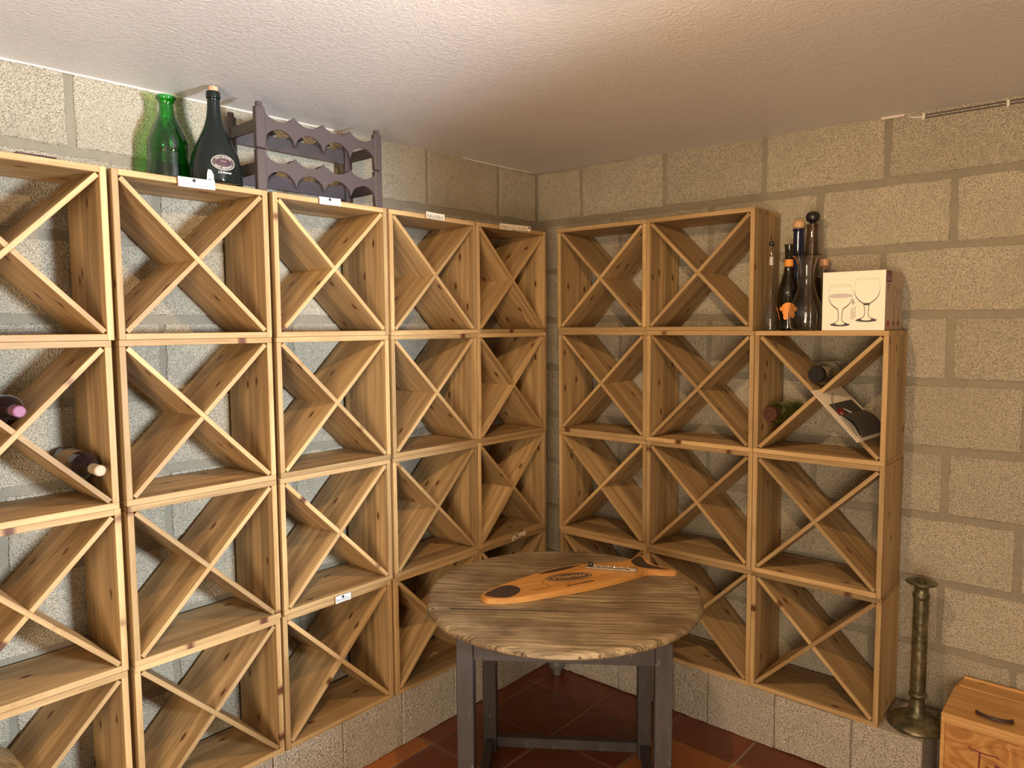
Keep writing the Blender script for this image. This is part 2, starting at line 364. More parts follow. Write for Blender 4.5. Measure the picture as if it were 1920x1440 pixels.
# block plinths under the racks
PT, PTR = .2275, .2336
pl = tag(obj('trim_1', BX(XL+.001, -.012, -3.4, YR-.001, .001, PT-.004), 'mortar'), 'low plinth of pale concrete blocks under the left rack', kind='structure')
pr = tag(obj('trim_2', BX(.001, 1.725, .012, YR-.001, .001, PTR-.004), 'mortar'), 'low plinth of pale concrete blocks under the right rack', kind='structure')
y = -.0775-.3*0
edges = [0, -.07, -.37, -.67, -.9775, -1.279, -1.579, -1.88, -2.18, -2.48, -2.78, -3.08, -3.38]
for a, b in zip(edges, edges[1:]):
    link('block', get_block(a-b-.004, PT-.0005, 'plinth_block', D=.26, jit=.002, inset=.0035), pl, (0, (a+b)/2, PT/2), (0, 0, pi/2))
edges = [0.0, .135, .436, .7355, .90, 1.196, 1.4975, 1.741]
for a, b in zip(edges, edges[1:]):
    link('block', get_block(b-a-.004, PTR-.0005, 'plinth_block', D=.28, jit=.002, inset=.0035), pr, ((a+b)/2, 0, PTR/2), (0, 0, 0))

# ------------------------------------------------------------------ crates
S, D, T, TD = .4995, .27, .0185, .015
def board(L, Dp=D, Tt=T): return BX(-L/2, L/2, 0, Dp, -Tt/2, Tt/2, .0012)
def notched(L, side):
    g = TD/2+.0004
    if side == 'back': pts = [(-L/2, 0), (L/2, 0), (L/2, D-.004), (g, D-.004), (g, D/2), (-g, D/2), (-g, D-.004), (-L/2, D-.004)]
    else: pts = [(-L/2, 0), (-g, 0), (-g, D/2), (g, D/2), (g, 0), (L/2, 0), (L/2, D-.004), (-L/2, D-.004)]
    bm = prism(pts, -TD/2, TD/2)
    bmesh.ops.bevel(bm, geom=list(bm.edges), offset=.0009, segments=1, affect='EDGES'); return bm
inner = S-2*T; LD = inner*sqrt(2)-TD-.001
M_long = mesh('board_long', board(S), 'pine'); M_short = mesh('board_short', board(inner-.0004), 'pine')
M_df = mesh('divider_front', notched(LD, 'back'), 'pine'); M_db = mesh('divider_back', notched(LD, 'front'), 'pine')
def make_crate(loc, rz, front, hor, label, group):
    """front: '\\\\' or '/' divider runs through in front; hor: top and bottom boards run full width"""
    e = empty('wine_crate', loc, rz, label, 'wine crate', group)
    h = S/2
    A, B = (M_long, M_short) if hor else (M_short, M_long)
    link('top_board', A, e, (0, 0, S-T/2)); link('bottom_board', A, e, (0, 0, T/2))
    link('side_board', B, e, (-h+T/2, 0, h), (0, pi/2, 0)); link('side_board', B, e, (h-T/2, 0, h), (0, -pi/2, 0))
    # rotation about y by -45deg turns +x up: '/'
    f, g = (M_df, M_db) if front == '/' else (M_db, M_df)
    link('divider', f, e, (0, .002, h), (0, -pi/4, 0)); link('divider', g, e, (0, .002, h), (0, pi/4, 0))
    return e
LC = [[-2.291, -2.300, -2.297, -2.301], [-1.778, -1.780, -1.780, -1.782], [-1.259, -1.262, -1.266, -1.274], [-.747, -.7495, -.753, -.758], [-.2455, -.246, -.249, -.254]]
LF = ['/ / \\ \\', '\\ \\ / \\', '/ / / /', '/ \\ / \\', '/ / / /']
LH = ['0101', '0111', '0110', '1111', '0101']
rowname = ['top row', 'second row', 'third row', 'bottom row']
colL = ['at the left photo edge', 'in the column below the green bottle', 'in the column below the brown plastic rack', 'in the second column from the corner', 'beside the room corner']
for c in range(5):
    F = LF[c].split(' ')
    for r in range(4):
        xtra = {(0, 1): ' with two wine bottles'}.get((c, r), '')
        make_crate((rnd.uniform(-.002, .001), LC[c][r], PT+.0001+.5*(3-r)), pi/2, F[r], LH[c][r] == '1', 'left rack pine crate%s, %s, %s' % (xtra, rowname[r], colL[c]), 'pine crates of the left rack')
RC = [[.323, .331, .332, .337], [.824, .832, .834, .838], [None, 1.334, 1.336, 1.339]]
RF = ['\\ \\ / /', '\\ / \\ \\', '  \\ / /']
RF = [['\\', '\\', '/', '/'], ['\\', '/', '\\', '\\'], ['', '\\', '/', '/']]
RH = ['1111', '1101', '0101']
colR = ['beside the room corner', 'in the middle column', 'in the column beside the candlestick']
for c in range(3):
    for r in range(4):
        if RC[c][r] is None: continue
        xtra = {(2, 1): ' holding jars and leaflets'}.get((c, r), '')
        make_crate((RC[c][r], rnd.uniform(-.002, .001), PTR+.0001+.5*(3-r)), 0, RF[c][r], RH[c][r] == '1', 'right rack pine crate%s, %s, %s' % (xtra, rowname[r], colR[c]), 'pine crates of the right rack')

# ------------------------------------------------------------------ table
TC = Vector((.736, -.839, 0)); TA = .625; TZ = .80; TR = .493; TT = .028
tab = empty('round_table', (TC.x, TC.y, 0), TA, 'round rustic table with weathered plank top and dark square legs', 'table')
def plank(v0, v1, seed):
    R = random.Random(seed); n = 40; pts = []
    rr = lambda a: TR*(1+.004*sin(3*a+1)+.003*sin(7*a))
    # circle arc clipped to v0..v1
    ring = [(rr(2*pi*i/240)*cos(2*pi*i/240), rr(2*pi*i/240)*sin(2*pi*i/240)) for i in range(240)]
    g = .0006
    lo, hi = v0+(g if v0 > -.49 else 0), v1-(g if v1 < .49 else 0)
    wid = (lambda x: .009*max(0, .5-.62*x/TR)) if v0 < -.4 else (lambda x: .0012)
    pts = [(x, y) for x, y in ring if lo-1e-9 <= y <= hi+1e-9]
    def xat(y): return sqrt(max(TR**2-y*y, 0))
    right = sorted([p for p in pts if p[0] >= 0], key=lambda p: p[1]); left = sorted([p for p in pts if p[0] < 0], key=lambda p: -p[1])
    poly = []
    if lo > -.49: poly += [(-xat(lo)+1e-4, lo)]+[(xat(lo)*(-1+2*k/12), lo+R.uniform(-.0006, .0006)) for k in range(1, 12)]+[(xat(lo)-1e-4, lo)]
    poly += right
    if hi < .49: poly += [(xat(hi)-1e-4, hi)]+[(xat(hi)*(1-2*k/12), hi-wid(xat(hi)*(1-2*k/12))-R.uniform(0, .0006)) for k in range(1, 12)]+[(-xat(hi)+1e-4, hi-wid(-xat(hi)))]
    poly += left
    bm = bmesh.new(); lv = [(1-.010/TR, TZ-TT), (1, TZ-TT+.008), (1, TZ-.011), (1-.005/TR, TZ-.004), (1-.014/TR, TZ)]
    rings = []
    for sc, z in lv:
        ring_ = []
        for x, y in poly:
            rad = sqrt(x*x+y*y); k = sc if rad > TR*.975 else 1
            ring_.append(bm.verts.new((x*k, min(max(y*k, lo), hi), z)))
        rings.append(ring_)
    n = len(poly)
    bm.faces.new(rings[0][::-1]); bm.faces.new(rings[-1])
    for P, Q in zip(rings, rings[1:]):
        for i in range(n): bm.faces.new([P[i], P[(i+1) % n], Q[(i+1) % n], Q[i]])
    bmesh.ops.triangulate(bm, faces=[f for f in bm.faces if len(f.verts) > 4]); bm.normal_update()
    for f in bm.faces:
        if abs(f.normal.y) > .8 and abs(f.normal.z) < .3 and abs(f.calc_center_median().y) < .3: f.material_index = 1  # joint faces coloured dark to stand in for shade inside the crack
    return bm
for k, (a, b) in enumerate(((-.5, -.178), (-.178, .17), (.17, .5))): obj('plank', plank(a, b, k), ['old_wood', 'burn_and_joint_shade'], tab)
# legs sit a little off-centre under the top
hc = Vector((.7417, -.8339)); dx = (hc-Vector((TC.x, TC.y))); lx = dx.x*cos(TA)+dx.y*sin(TA); ly = -dx.x*sin(TA)+dx.y*cos(TA)
hx, hy, lw = .315, .315, .028
LGT = TZ-TT-.0008
leg_me = mesh('leg', BX(-lw, lw, -lw, lw, 0.0005, LGT, .003), 'dark_paint_wood')
for sx in (-1, 1):
    for sy in (-1, 1): link('leg', leg_me, tab, (lx+sx*hx, ly+sy*hy, 0))
for sy in (-1, 1):
    obj('apron', BX(-hx+lw, hx-lw, -.011, .011, .692, LGT, .0015), 'dark_paint_wood', tab, (lx, ly+sy*(hy+.010), 0))
    obj('stretcher', BX(-hx+lw, hx-lw, -.018, .018, .022, .064, .003), 'dark_paint_wood', tab, (lx, ly+sy*hy, 0))
for sx in (-1, 1):
    obj('apron', BX(-.011, .011, -hy+lw, hy-lw, .692, LGT, .0015), 'dark_paint_wood', tab, (lx+sx*(hx+.010), ly, 0))
    obj('stretcher', BX(-.018, .018, -hy+lw, hy-lw, .022, .064, .003), 'dark_paint_wood', tab, (lx+sx*hx, ly, 0))

# fish-shaped board, in its own frame: x along the fish (nose at 0), y across
fp = [(.578, -1.102), (.563, -1.067), (.559, -.989), (.568, -.890), (.580, -.784), (.602, -.690), (.650, -.598), (.718, -.515), (.766, -.450), (.759, -.385), (.762, -.350), (.793, -.366), (.843, -.412), (.890, -.425), (.958, -.423), (.966, -.444), (.885, -.492), (.872, -.545), (.842, -.667), (.800, -.785), (.747, -.901), (.693, -1.013), (.642, -1.075), (.609, -1.106)]
fish = empty('fish_board', (.578, -1.102, TZ+.0015), 0, 'fish-shaped wooden serving board with burnt head and tail on the round table', 'serving board')
smo = spline([(a-.578, b+1.102) for a, b in fp]+[(fp[0][0]-.578, fp[0][1]+1.102)], 3)[:-1]
bm = prism(smo, 0, .021); bmesh.ops.bevel(bm, geom=[e for e in bm.edges if abs(e.verts[0].co.z-e.verts[1].co.z) < 1e-5], offset=.0018, segments=2, affect='EDGES')
fx = (Vector((.83, -.43))-Vector((.585, -1.10))).normalized(); fxa = atan2(fx.y, fx.x)
bmesh.ops.rotate(bm, verts=bm.verts, cent=(0, 0, 0), matrix=Matrix.Rotation(-fxa, 3, 'Z'))
obj('board', bm, 'fish_wood', fish, (0, 0, 0), (0, 0, fxa))
FZ = .0214
def fpoly(name, pts, mat, z=FZ, n=4, h=.0006):
    q = spline([(a-.578, b+1.102) for a, b in pts]+[(pts[0][0]-.578, pts[0][1]+1.102)], n)[:-1]
    return obj(name, prism(q, z-.0005, z+h-.0005), mat, fish)
fpoly('burnt_head', [(.582, -1.090), (.570, -1.063), (.567, -.990), (.585, -.958), (.622, -.953), (.650, -.975), (.662, -1.020), (.655, -1.055), (.632, -1.074), (.612, -1.083)], 'burn_and_joint_shade')
fpoly('burnt_fin', [(.590, -.800), (.590, -.770), (.606, -.700), (.630, -.644), (.655, -.610), (.648, -.640), (.638, -.690), (.618, -.750)], 'burn_and_joint_shade')
fpoly('burnt_tail', [(.775, -.440), (.766, -.390), (.770, -.365), (.793, -.378), (.838, -.424), (.890, -.436), (.945, -.432), (.905, -.460), (.860, -.480), (.820, -.480)], 'burn_and_joint_shade')
oc = Vector((.697-.578, -.749+1.102)); oa = atan2(.140, .085)
def foval(name, a, b, mat, z, h): 
    c, s = cos(oa), sin(oa); return obj(name, prism([(oc.x+x*c-y*s, oc.y+x*s+y*c) for x, y in ell(0, 0, a, b, 48)], z, z+h), mat, fish)
ov = foval('oval_emblem', .092, .043, 'burn_mid', FZ-.0005, .0005); foval('oval_ring', .085, .038, 'engrave', FZ, .0003); ov2 = foval('oval_field', .082, .036, 'burn_mid', FZ+.0003, .0003)
link('emblem_script', text_mesh('Vinamar', .042, 'engrave', .35, .0002, 1.0), fish, (oc.x-.004, oc.y, FZ+.0009), (0, 0, oa))
link('board_lettering', text_mesh('ahumados', .030, 'burn_and_joint_shade', 0, .0002, 1.0, .95), fish, (.764-.578+.004, -.777+1.102, FZ+.0003), (0, 0, atan2(.111, .045)))
wv = spline([(.650, -.835), (.662, -.868), (.690, -.865), (.704, -.888), (.690, -.925), (.672, -.945)], 6)
bm = bmesh.new(); tube(bm, [(a-.578, b+1.102, FZ) for a, b in wv], .0012, 5); obj('burnt_line', bm, 'burn_mid', fish)
# metal clamp holding a slim knife steel on the board
k0, k1 = Vector((.684, -.626)), Vector((.862, -.541)); kd = (k1-k0).normalized(); ka = atan2(kd.y, kd.x); KL = (k1-k0).length
hold = empty('knife_holder', (k0.x, k0.y, TZ+.0015+.0217), ka, 'slim metal bar tool lying across the fish board near its tail', 'tool')
obj('bar', BX(0, KL, -.008, .008, 0, .006, .0015), 'steel', hold)
bm = bmesh.new(); tube(bm, [(.030+i*.0045, .004+.0028*sin(i*1.3), .0095+.0018*cos(i*1.3)) for i in range(32)], .0023, 6); obj('twisted_wire', bm, 'chrome', hold)
bm = BX(KL-.026, KL+.002, -.010, .010, .0003, .014, .002); obj('end_block', bm, 'steel', hold)
bm = lathe(spline([(0, -.010), (.007, -.008), (.008, 0), (.006, .008), (0, .010)], 3), 14); obj('tip', bm, 'black', hold, (.022, .006, .0135), (0, pi/2, 0), True)

# ------------------------------------------------------------------ bottles on the left rack
LTOP = PT+.0001+2.0-.0002
def wall_profile(prof, th=.0025):
    """outer profile bottom->top, then inner back down"""
    inn = [(max(r-th, .0008), z+(th if i == 0 else 0)) for i, (r, z) in enumerate(prof)][::-1]
    return [(0, prof[0][1]+0)]+prof+inn+[(0, prof[0][1]+th*2)]
def wrap_mesh(me_or_bm, prof, ang, z0, sx=1, sy=1, off=.0006):
    """bend flat geometry (x right, y up) around a lathe profile at azimuth ang"""
    bm = bmesh.new()
    if isinstance(me_or_bm, bmesh.types.BMesh): bm.free(); bm = me_or_bm
    else: bm.from_mesh(me_or_bm)
    def R(z):
        for (r1, z1), (r2, z2) in zip(prof, prof[1:]):
            if (z1-z)*(z2-z) <= 0 and z1 != z2: return r1+(r2-r1)*(z-z1)/(z2-z1)
        return prof[0][0]
    for v in bm.verts:
        z = z0+v.co.y; r = R(z); a = ang+v.co.x/max(r, .01); rr = r+off+v.co.z
        v.co = Vector((rr*cos(a)*sx, rr*sin(a)*sy, z))
    return bm
def grid(w, h, nx, ny, mat=None, shape=None):
    bm = bmesh.new(); vs = [[bm.verts.new((-w/2+w*i/nx, -h/2+h*j/ny, 0)) for i in range(nx+1)] for j in range(ny+1)]
    for j in range(ny):
        for i in range(nx):
            x, y = -w/2+w*(i+.5)/nx, -h/2+h*(j+.5)/ny
            if shape is None or shape(x, y): bm.faces.new([vs[j][i], vs[j][i+1], vs[j+1][i+1], vs[j+1][i]])
    bmesh.ops.delete(bm, geom=[v for v in bm.verts if not v.link_faces], context='VERTS'); return bm
def disc(a, b, n=40, rings=5, z=0, r0=0):
    bm = bmesh.new(); prev = None
    for k in range(rings+1):
        s = r0+(1-r0)*k/rings
        if s == 0: cur = [bm.verts.new((0, 0, z))]
        else: cur = [bm.verts.new((a*s*cos(2*pi*i/n), b*s*sin(2*pi*i/n), z)) for i in range(n)]
        if prev:
            for i in range(n):
                j = (i+1) % n
                bm.faces.new([prev[0], cur[i], cur[j]] if len(prev) == 1 else [prev[i], cur[i], cur[j], prev[j]])
        prev = cur
    return bm
gp = [(r, z*1.055) for r, z in spline([(.050, 0), (.0675, .004), (.0695, .03), (.0655, .075), (.0635, .095), (.0645, .115), (.061, .145), (.049, .175), (.034, .205), (.0255, .225), (.0225, .250), (.026, .262), (.0315, .268), (.0325, .275), (.028, .280)], 4)]
GB = empty('green_bottle', (-.185, -1.776, LTOP), 0, 'open bright green glass bottle standing on the left rack', 'bottle')
obj('glass_body', lathe([(0, .001)]+gp, 40), 'green_glass', GB, smooth=True)
dang = atan2(-2.896+1.776, 2.285+.185)
bm = wrap_mesh(disc(.024, .024, 32, 1, 0, .86), gp, dang+.1, .190, off=.001); obj('seal_ring', bm, 'green_glass', GB)
bm = wrap_mesh(text_mesh('R', .022, 'green_glass', 0, .0003), gp, dang+.1, .190, off=.0012); obj('seal_letter', bm, 'green_glass', GB)
ap = spline([(.060, 0), (.081, .004), (.0835, .020), (.081, .060), (.071, .105), (.052, .150), (.036, .185), (.0262, .215), (.0215, .245), (.0195, .284)], 4)
AB = empty('dark_bottle', (-.068, -1.674, LTOP), 0, 'tall black-green bell-shaped bottle with oval emblem and cork', 'bottle')
apf = ap+[(.0215, .285), (.0235, .289), (.0215, .292), (.0235, .296), (.0215, .299), (.0225, .303), (.0215, .307), (.016, .3075), (0, .3075)]
obj('glass_body', lathe([(0, 0)]+apf, 44), 'dark_glass', AB, smooth=True)
bm = lathe([(0, .3076), (.0155, .3076), (.0165, .3215), (.015, .3235), (0, .3235)], 20); obj('cork', bm, 'cork', AB)
ad = atan2(-2.896+1.674, 2.285+.075)
A1 = ad+.30
obj('emblem_field', wrap_mesh(disc(.036, .023, 40, 5), ap, A1, .066, off=.0006), 'emblem_dark', AB)
obj('emblem_rim', wrap_mesh(disc(.0375, .0245, 40, 1, 0, .955), ap, A1, .066, off=.0008), 'white_ink', AB)
obj('emblem_centre', wrap_mesh(disc(.023, .0115, 36, 3), ap, A1, .066, off=.0010), 'plum', AB)
def arc_text(s, size, rx, ry, a0, a1, mat, flip=False):
    bm = bmesh.new(); n = len(s)
    for i, ch in enumerate(s):
        if ch == ' ': continue
        me = text_mesh(ch, size, mat, 0, .0001); a = a0+(a1-a0)*(i+.5)/n
        tmp = bmesh.new(); tmp.from_mesh(me); rot = a-pi/2 if not flip else a+pi/2
        bmesh.ops.transform(tmp, matrix=Matrix.Translation((rx*cos(a), ry*sin(a), 0)) @ Matrix.Rotation(rot, 4, 'Z'), verts=tmp.verts)
        m2 = bpy.data.meshes.new('t'); tmp.to_mesh(m2); tmp.free(); bm.from_mesh(m2)
    return bm
obj('emblem_lettering', wrap_mesh(arc_text('AALBORG', .0085, .030, .0175, radians(145), radians(35), 'white_ink'), ap, A1, .066, off=.0010), 'white_ink', AB)
obj('emblem_lettering', wrap_mesh(arc_text('JULE AKVAVIT', .0080, .030, .0175, radians(205), radians(335), 'white_ink', True), ap, A1, .066, off=.0010), 'white_ink', AB)
obj('emblem_mark', wrap_mesh(grid(.020, .0012, 4, 1), ap, A1, .070, off=.0014), 'gold_foil', AB)
obj('lettering', wrap_mesh(text_mesh("Christmas", .0105, 'white_ink', .2, .0001), ap, A1+.02, .034, off=.0008), 'white_ink', AB)

# dark folder left flat on the outermost crate
fo = empty('dark_folder', (-.06, -2.215, LTOP), radians(8), 'thin dark brown folder lying flat on top of the left rack at the photo edge', 'folder')
obj('cover', BX(-.05, .048, -.052, .052, .0003, .004, .001), 'leather', fo); obj('flap', BX(-.045, .046, -.05, .05, .0045, .008, .001), 'leather', fo, (0, 0, 0), (radians(1.2), 0, 0))

# ------------------------------------------------------------------ brown plastic rack: two stacked trays
def rack_front(W, Hh, seed=0):
    """scalloped front rail in x-z: four cradles above and four arches below, with end posts"""
    n = 4; pw = .036; L = W-2*pw+.010; x0 = -L/2; p = L/n; z1 = .126
    topp, bot = [], []
    N = 14
    for i in range(n):
        for k in range(N+1):
            s = k/N; x = x0+p*(i+s)
            zt = z1-.026*sin(pi*s)**.75
            if k == 0 or k == N: zt = z1
            topp.append((x, zt))
            zb = (.028+.046*sin(pi*s)**.55) if not seed else .052
            bot.append((x, zb))
    def ded(l):
        o = []
        for q in l:
            if not o or abs(q[0]-o[-1][0]) > 1e-4: o.append(q)
        return o
    topp, bot = ded(topp), ded(bot)
    topp[0] = (topp[0][0], Hh-.004); topp[-1] = (topp[-1][0], Hh-.004)
    
    if not seed: bot[0] = (bot[0][0], .0); bot[-1] = (bot[-1][0], .0)
    bm = bmesh.new(); D2 = .007
    A = {}
    for lab, y in (('f', 0), ('b', D2)):
        A[lab] = ([bm.verts.new((x, y, z)) for x, z in topp], [bm.verts.new((x, y, z)) for x, z in bot])
    m = len(topp)
    for i in range(m-1):
        bm.faces.new([A['f'][1][i], A['f'][1][i+1], A['f'][0][i+1], A['f'][0][i]]); bm.faces.new([A['b'][0][i], A['b'][0][i+1], A['b'][1][i+1], A['b'][1][i]])
        bm.faces.new([A['f'][0][i], A['f'][0][i+1], A['b'][0][i+1], A['b'][0][i]]); bm.faces.new([A['f'][1][i], A['b'][1][i], A['b'][1][i+1], A['f'][1][i+1]])
    # lip: shallow cradle ledges running back from the rail
    return bm
RW, RD, RH_ = .535, .205, .141
br = empty('bottle_rack', (-.010, -1.290, LTOP), pi/2, 'dark brown plastic stacking bottle rack on top of the left rack', 'bottle rack', )
fr_me = mesh('rail', rack_front(RW, RH_), 'brown_plastic'); bk_me = mesh('rail', rack_front(RW, RH_, 1), 'brown_plastic')
bm = bmesh.new(); n = 4; L = RW-.062; p = L/n
for i in range(n+1):
    pass
for tier in range(2):
    tz = tier*(RH_+.0008)
    link('front_rail', fr_me, br, (0, 0, tz)); link('back_rail', bk_me, br, (0, RD-.007, tz))
    post = BX(-.017, .017, 0, .024, .0005, RH_-.002, .003)
    pm = mesh('post', post, 'brown_plastic')
    for sx in (-1, 1):
        for yy in (-.004, RD-.020): link('post', pm, br, (sx*(RW/2-.017), yy, tz))
        obj('side_rail', BX(-.004, .004, .02, RD-.02, .058, .098, .001), 'brown_plastic', br, (sx*(RW/2-.010), 0, tz))
    # ledges behind the cradles
    for i in range(1, n):
        x = -L/2+p*i
        prof = [(-.026, .101), (-.010, .116), (0, .1235), (.010, .116), (.026, .101), (.010, .110), (0, .1165), (-.010, .110)]
        for y0 in (.0072, RD-.0452):
            bm = bmesh.new()
            a = [bm.verts.new((x+q[0], y0, q[1])) for q in prof]; b = [bm.verts.new((x+q[0], y0+.036, q[1])) for q in prof]
            for k in range(8): bm.faces.new([a[k], a[(k+1) % 8], b[(k+1) % 8], b[k]])
            bm.faces.new(a[::-1]); bm.faces.new(b)
            obj('ledge', bm, 'brown_plastic', br, (0, 0, tz))
    if tier == 1:
        for sx in (-1, 1):
            for yy in (-.004, RD-.020):
                obj('stacking_peg', BX(-.010, .010, .004, .020, 0, .016, .002), 'brown_plastic', br, (sx*(RW/2-.017), yy, tz+RH_-.002))

# ------------------------------------------------------------------ bottles inside the left rack
def lying(name, loc, rz, parts, label, cat='bottle', tilt=0, group=None):
    e = empty(name, loc, rz, label, cat, group)
    for nm, bm, mat, sm in parts:
        # profile axis z -> local -y (towards the room)
        obj(nm, bm, mat, e, (0, 0, 0), (pi/2+tilt, 0, 0), sm)
    return e
wb = spline([(.030, 0), (.0365, .004), (.0375, .02), (.0375, .17), (.0365, .185), (.028, .208), (.018, .226), (.0145, .245), (.0142, .285)], 3)
ZL1 = PT+.5*2+.25
h_ = .0375; tt = TD/2
def v_top(r): return (r+tt+.0004)*sqrt(2)
lying('wine_bottle', (-.268, LC[0][1]+.004, ZL1+v_top(.0375)), pi/2, [('glass_body', lathe([(0, 0)]+wb+[(0, .285)], 32), 'wine_glass_dark', True), ('capsule', lathe([(.0150, .228), (.0152, .262), (.0158, .270), (.0158, .286), (.013, .2885), (0, .2885)], 24), 'purple_foil', False)], 'dark wine bottle with purple capsule cut by the left edge of the photo')
bb = spline([(.030, 0), (.0375, .004), (.0395, .02), (.0395, .165), (.0375, .185), (.028, .208), (.0185, .226), (.0150, .245), (.0142, .292)], 3)
yb = LC[0][1]+S/2-T-.0395-.001
zb = ZL1-(yb-LC[0][1])+v_top(.0395)
lying('wine_bottle', (-.262, yb, zb), pi/2, [('glass_body', lathe([(0, 0)]+bb+[(0, .292)], 32), 'wine_glass_dark', True), ('label_band', lathe([(.0399, .045), (.0399, .135)], 32), 'tan_label', True), ('capsule', lathe([(.0155, .240), (.0152, .262), (.0160, .270), (.0162, .292), (.013, .2955), (0, .2955)], 24), 'gold_foil', False)], 'dark wine bottle with beige label and tan capsule lying in the left rack')

# ------------------------------------------------------------------ right rack: jars and leaflets in the open crate
ZR1 = PTR+.5*2+.25; XR1 = RC[2][1]
def jar_prof(R, L, capr):
    pr = [(R*.75, 0), (R, .006), (R, L*.42)]
    for k in range(6): pr += [(R*.965, L*(.44+.06*k)), (R*1.0, L*(.47+.06*k))]
    pr += [(R*.93, L*.84), (R*.78, L*.89), (capr*.95, L*.92), (capr*.95, L*.985)]
    return pr
jr = .047
jp = spline(jar_prof(jr, .225, .031), 2)
lying('glass_jar', (XR1+.009, .262, ZR1+v_top(jr)+.001), -.115, [('glass_body', lathe(wall_profile(jp, .0022), 36), 'clear_glass', True), ('cap', lathe([(.0305, .205), (.0325, .206), (.0325, .226), (.0305, .229), (0, .229)], 28), 'black', False)], 'ribbed clear glass jar with black cap lying above the crate divider crossing', 'jar')
jr2 = .045; jp2 = spline(jar_prof(jr2, .225, .028), 2)
xj = XR1-S/2+T+jr2+.001; zj = ZR1+(xj-XR1)+v_top(jr2)
lying('glass_jar', (xj+.018, .262, zj+.0195), -.125, [('glass_body', lathe(wall_profile(jp2, .0022), 36), 'greenish_glass', True), ('cap', lathe([(.0275, .205), (.0300, .206), (.0300, .228), (.0280, .231), (0, .231)], 28), 'copper_cap', False), ('cap_stripe', lathe([(.0115, .2312), (.0115, .2316), (.0155, .2316), (.0155, .2312)], 24), 'black_satin', False)], 'greenish clear glass jar with coppery cap in the left slot of the crate', 'jar')
# leaflets rest on the lower right divider; local x = down the slope, local y = into the crate, z = off the board
org = Vector((XR1, 0, ZR1))+Vector((1, 0, 1)).normalized()*(tt+.0006)
sl = Vector((1, 0, -1)).normalized(); FR = frame(org, sl, (0, 1, 0)); # z = sl x y
if FR.to_3x3() @ Vector((0, 0, 1)) @ Vector((1, 0, 1)) < 0: pass
def slope_empty(name, label, cat, s, d, hgt, group=None):   # s along the leaflet, d into the crate, hgt off the board
    e = empty(name, (0, 0, 0), 0, label, cat, group)
    z = Vector((1, 0, 1)).normalized(); y = Vector((0, 1, 0)); x = y.cross(z)   # x = (.7,0,-.7)
    M = Matrix(((x.x, y.x, z.x, 0), (x.y, y.y, z.y, 0), (x.z, y.z, z.z, 0), (0, 0, 0, 1)))
    e.matrix_world = Matrix.Translation(org-x*.018-y*.050+z*.001) @ M @ Matrix.Rotation(-.08, 4, 'Z') @ Matrix.Rotation(.13, 4, 'X') @ Matrix.Translation((s, d, hgt)); return e
def sheet(w, d, th, bend=0, n=8, lift=0, gap=.0):
    bm = bmesh.new(); rows = []
    for i in range(n+1):
        s = i/n; x = w*s; z = bend*sin(pi*s)+lift*s*s
        rows.append([bm.verts.new(q) for q in ((x, 0, z), (x, d, z), (x, d, z+th), (x, 0, z+th))])
    for a, b in zip(rows, rows[1:]):
        for k in range(4): bm.faces.new([a[k], a[(k+1) % 4], b[(k+1) % 4], b[k]])
    bm.faces.new(rows[0][::-1]); bm.faces.new(rows[-1]); return bm
e = slope_empty('folded_leaflet', 'large white folded leaflet leaning down the crate divider', 'leaflet', 0, 0, 0)
obj('lower_leaf', sheet(.250, .235, .001), 'cream_paper', e); obj('upper_leaf', sheet(.253, .235, .001, .005), 'cream_paper', e, (0, 0, .0015))
obj('spine_fold', BX(.2485, .2535, .0, .235, .0, .0035, .001), 'cream_paper', e)
e = slope_empty('dark_leaflet', 'black leaflet with white triangles and maroon panel on the white leaflet', 'leaflet', .078, .022, .0085)
obj('leaf', sheet(.150, .185, .001, .003), 'booklet_dark', e); obj('maroon_panel', sheet(.085, .045, .0006, .001), 'maroon', e, (.030, .004, .0042))
link('lettering', text_mesh('Bodegas', .017, 'white_ink', .2, .0001), e, (.073, .018, .0062), (0, 0, 0))
bm = prism([(0.03, .060), (.125, .128), (.112, .142), (.055, .096)], 0, .0005); obj('white_triangle', bm, 'paper', e, (0, 0, .0052))
bm = prism([(.055, .075), (.115, .085), (.112, .062)], 0, .0005); obj('white_wedge', bm, 'paper', e, (0, 0, .0052))
bm = bmesh.new(); tube(bm, [(.03, .006, .0045), (.005, .012, .006), (-.012, .03, .007), (-.03, .06, .004), (-.045, .10, .002)], .0011, 6); obj('cord', bm, 'wire', e)
e = slope_empty('dark_booklet', 'thick dark booklet with curling pages wedged against the crate side', 'booklet', .140, .005, .0175)
for k in range(5): obj('page', sheet(.112-.004*k, .175, .0007, .002+.0025*k), 'cream_paper' if k in (0, 2) else 'booklet_dark', e, (0, 0, .0005+.0012*k))
obj('cover', sheet(.102, .18, .0012, .018, 10), 'booklet_dark', e, (.004, -.001, .0085))

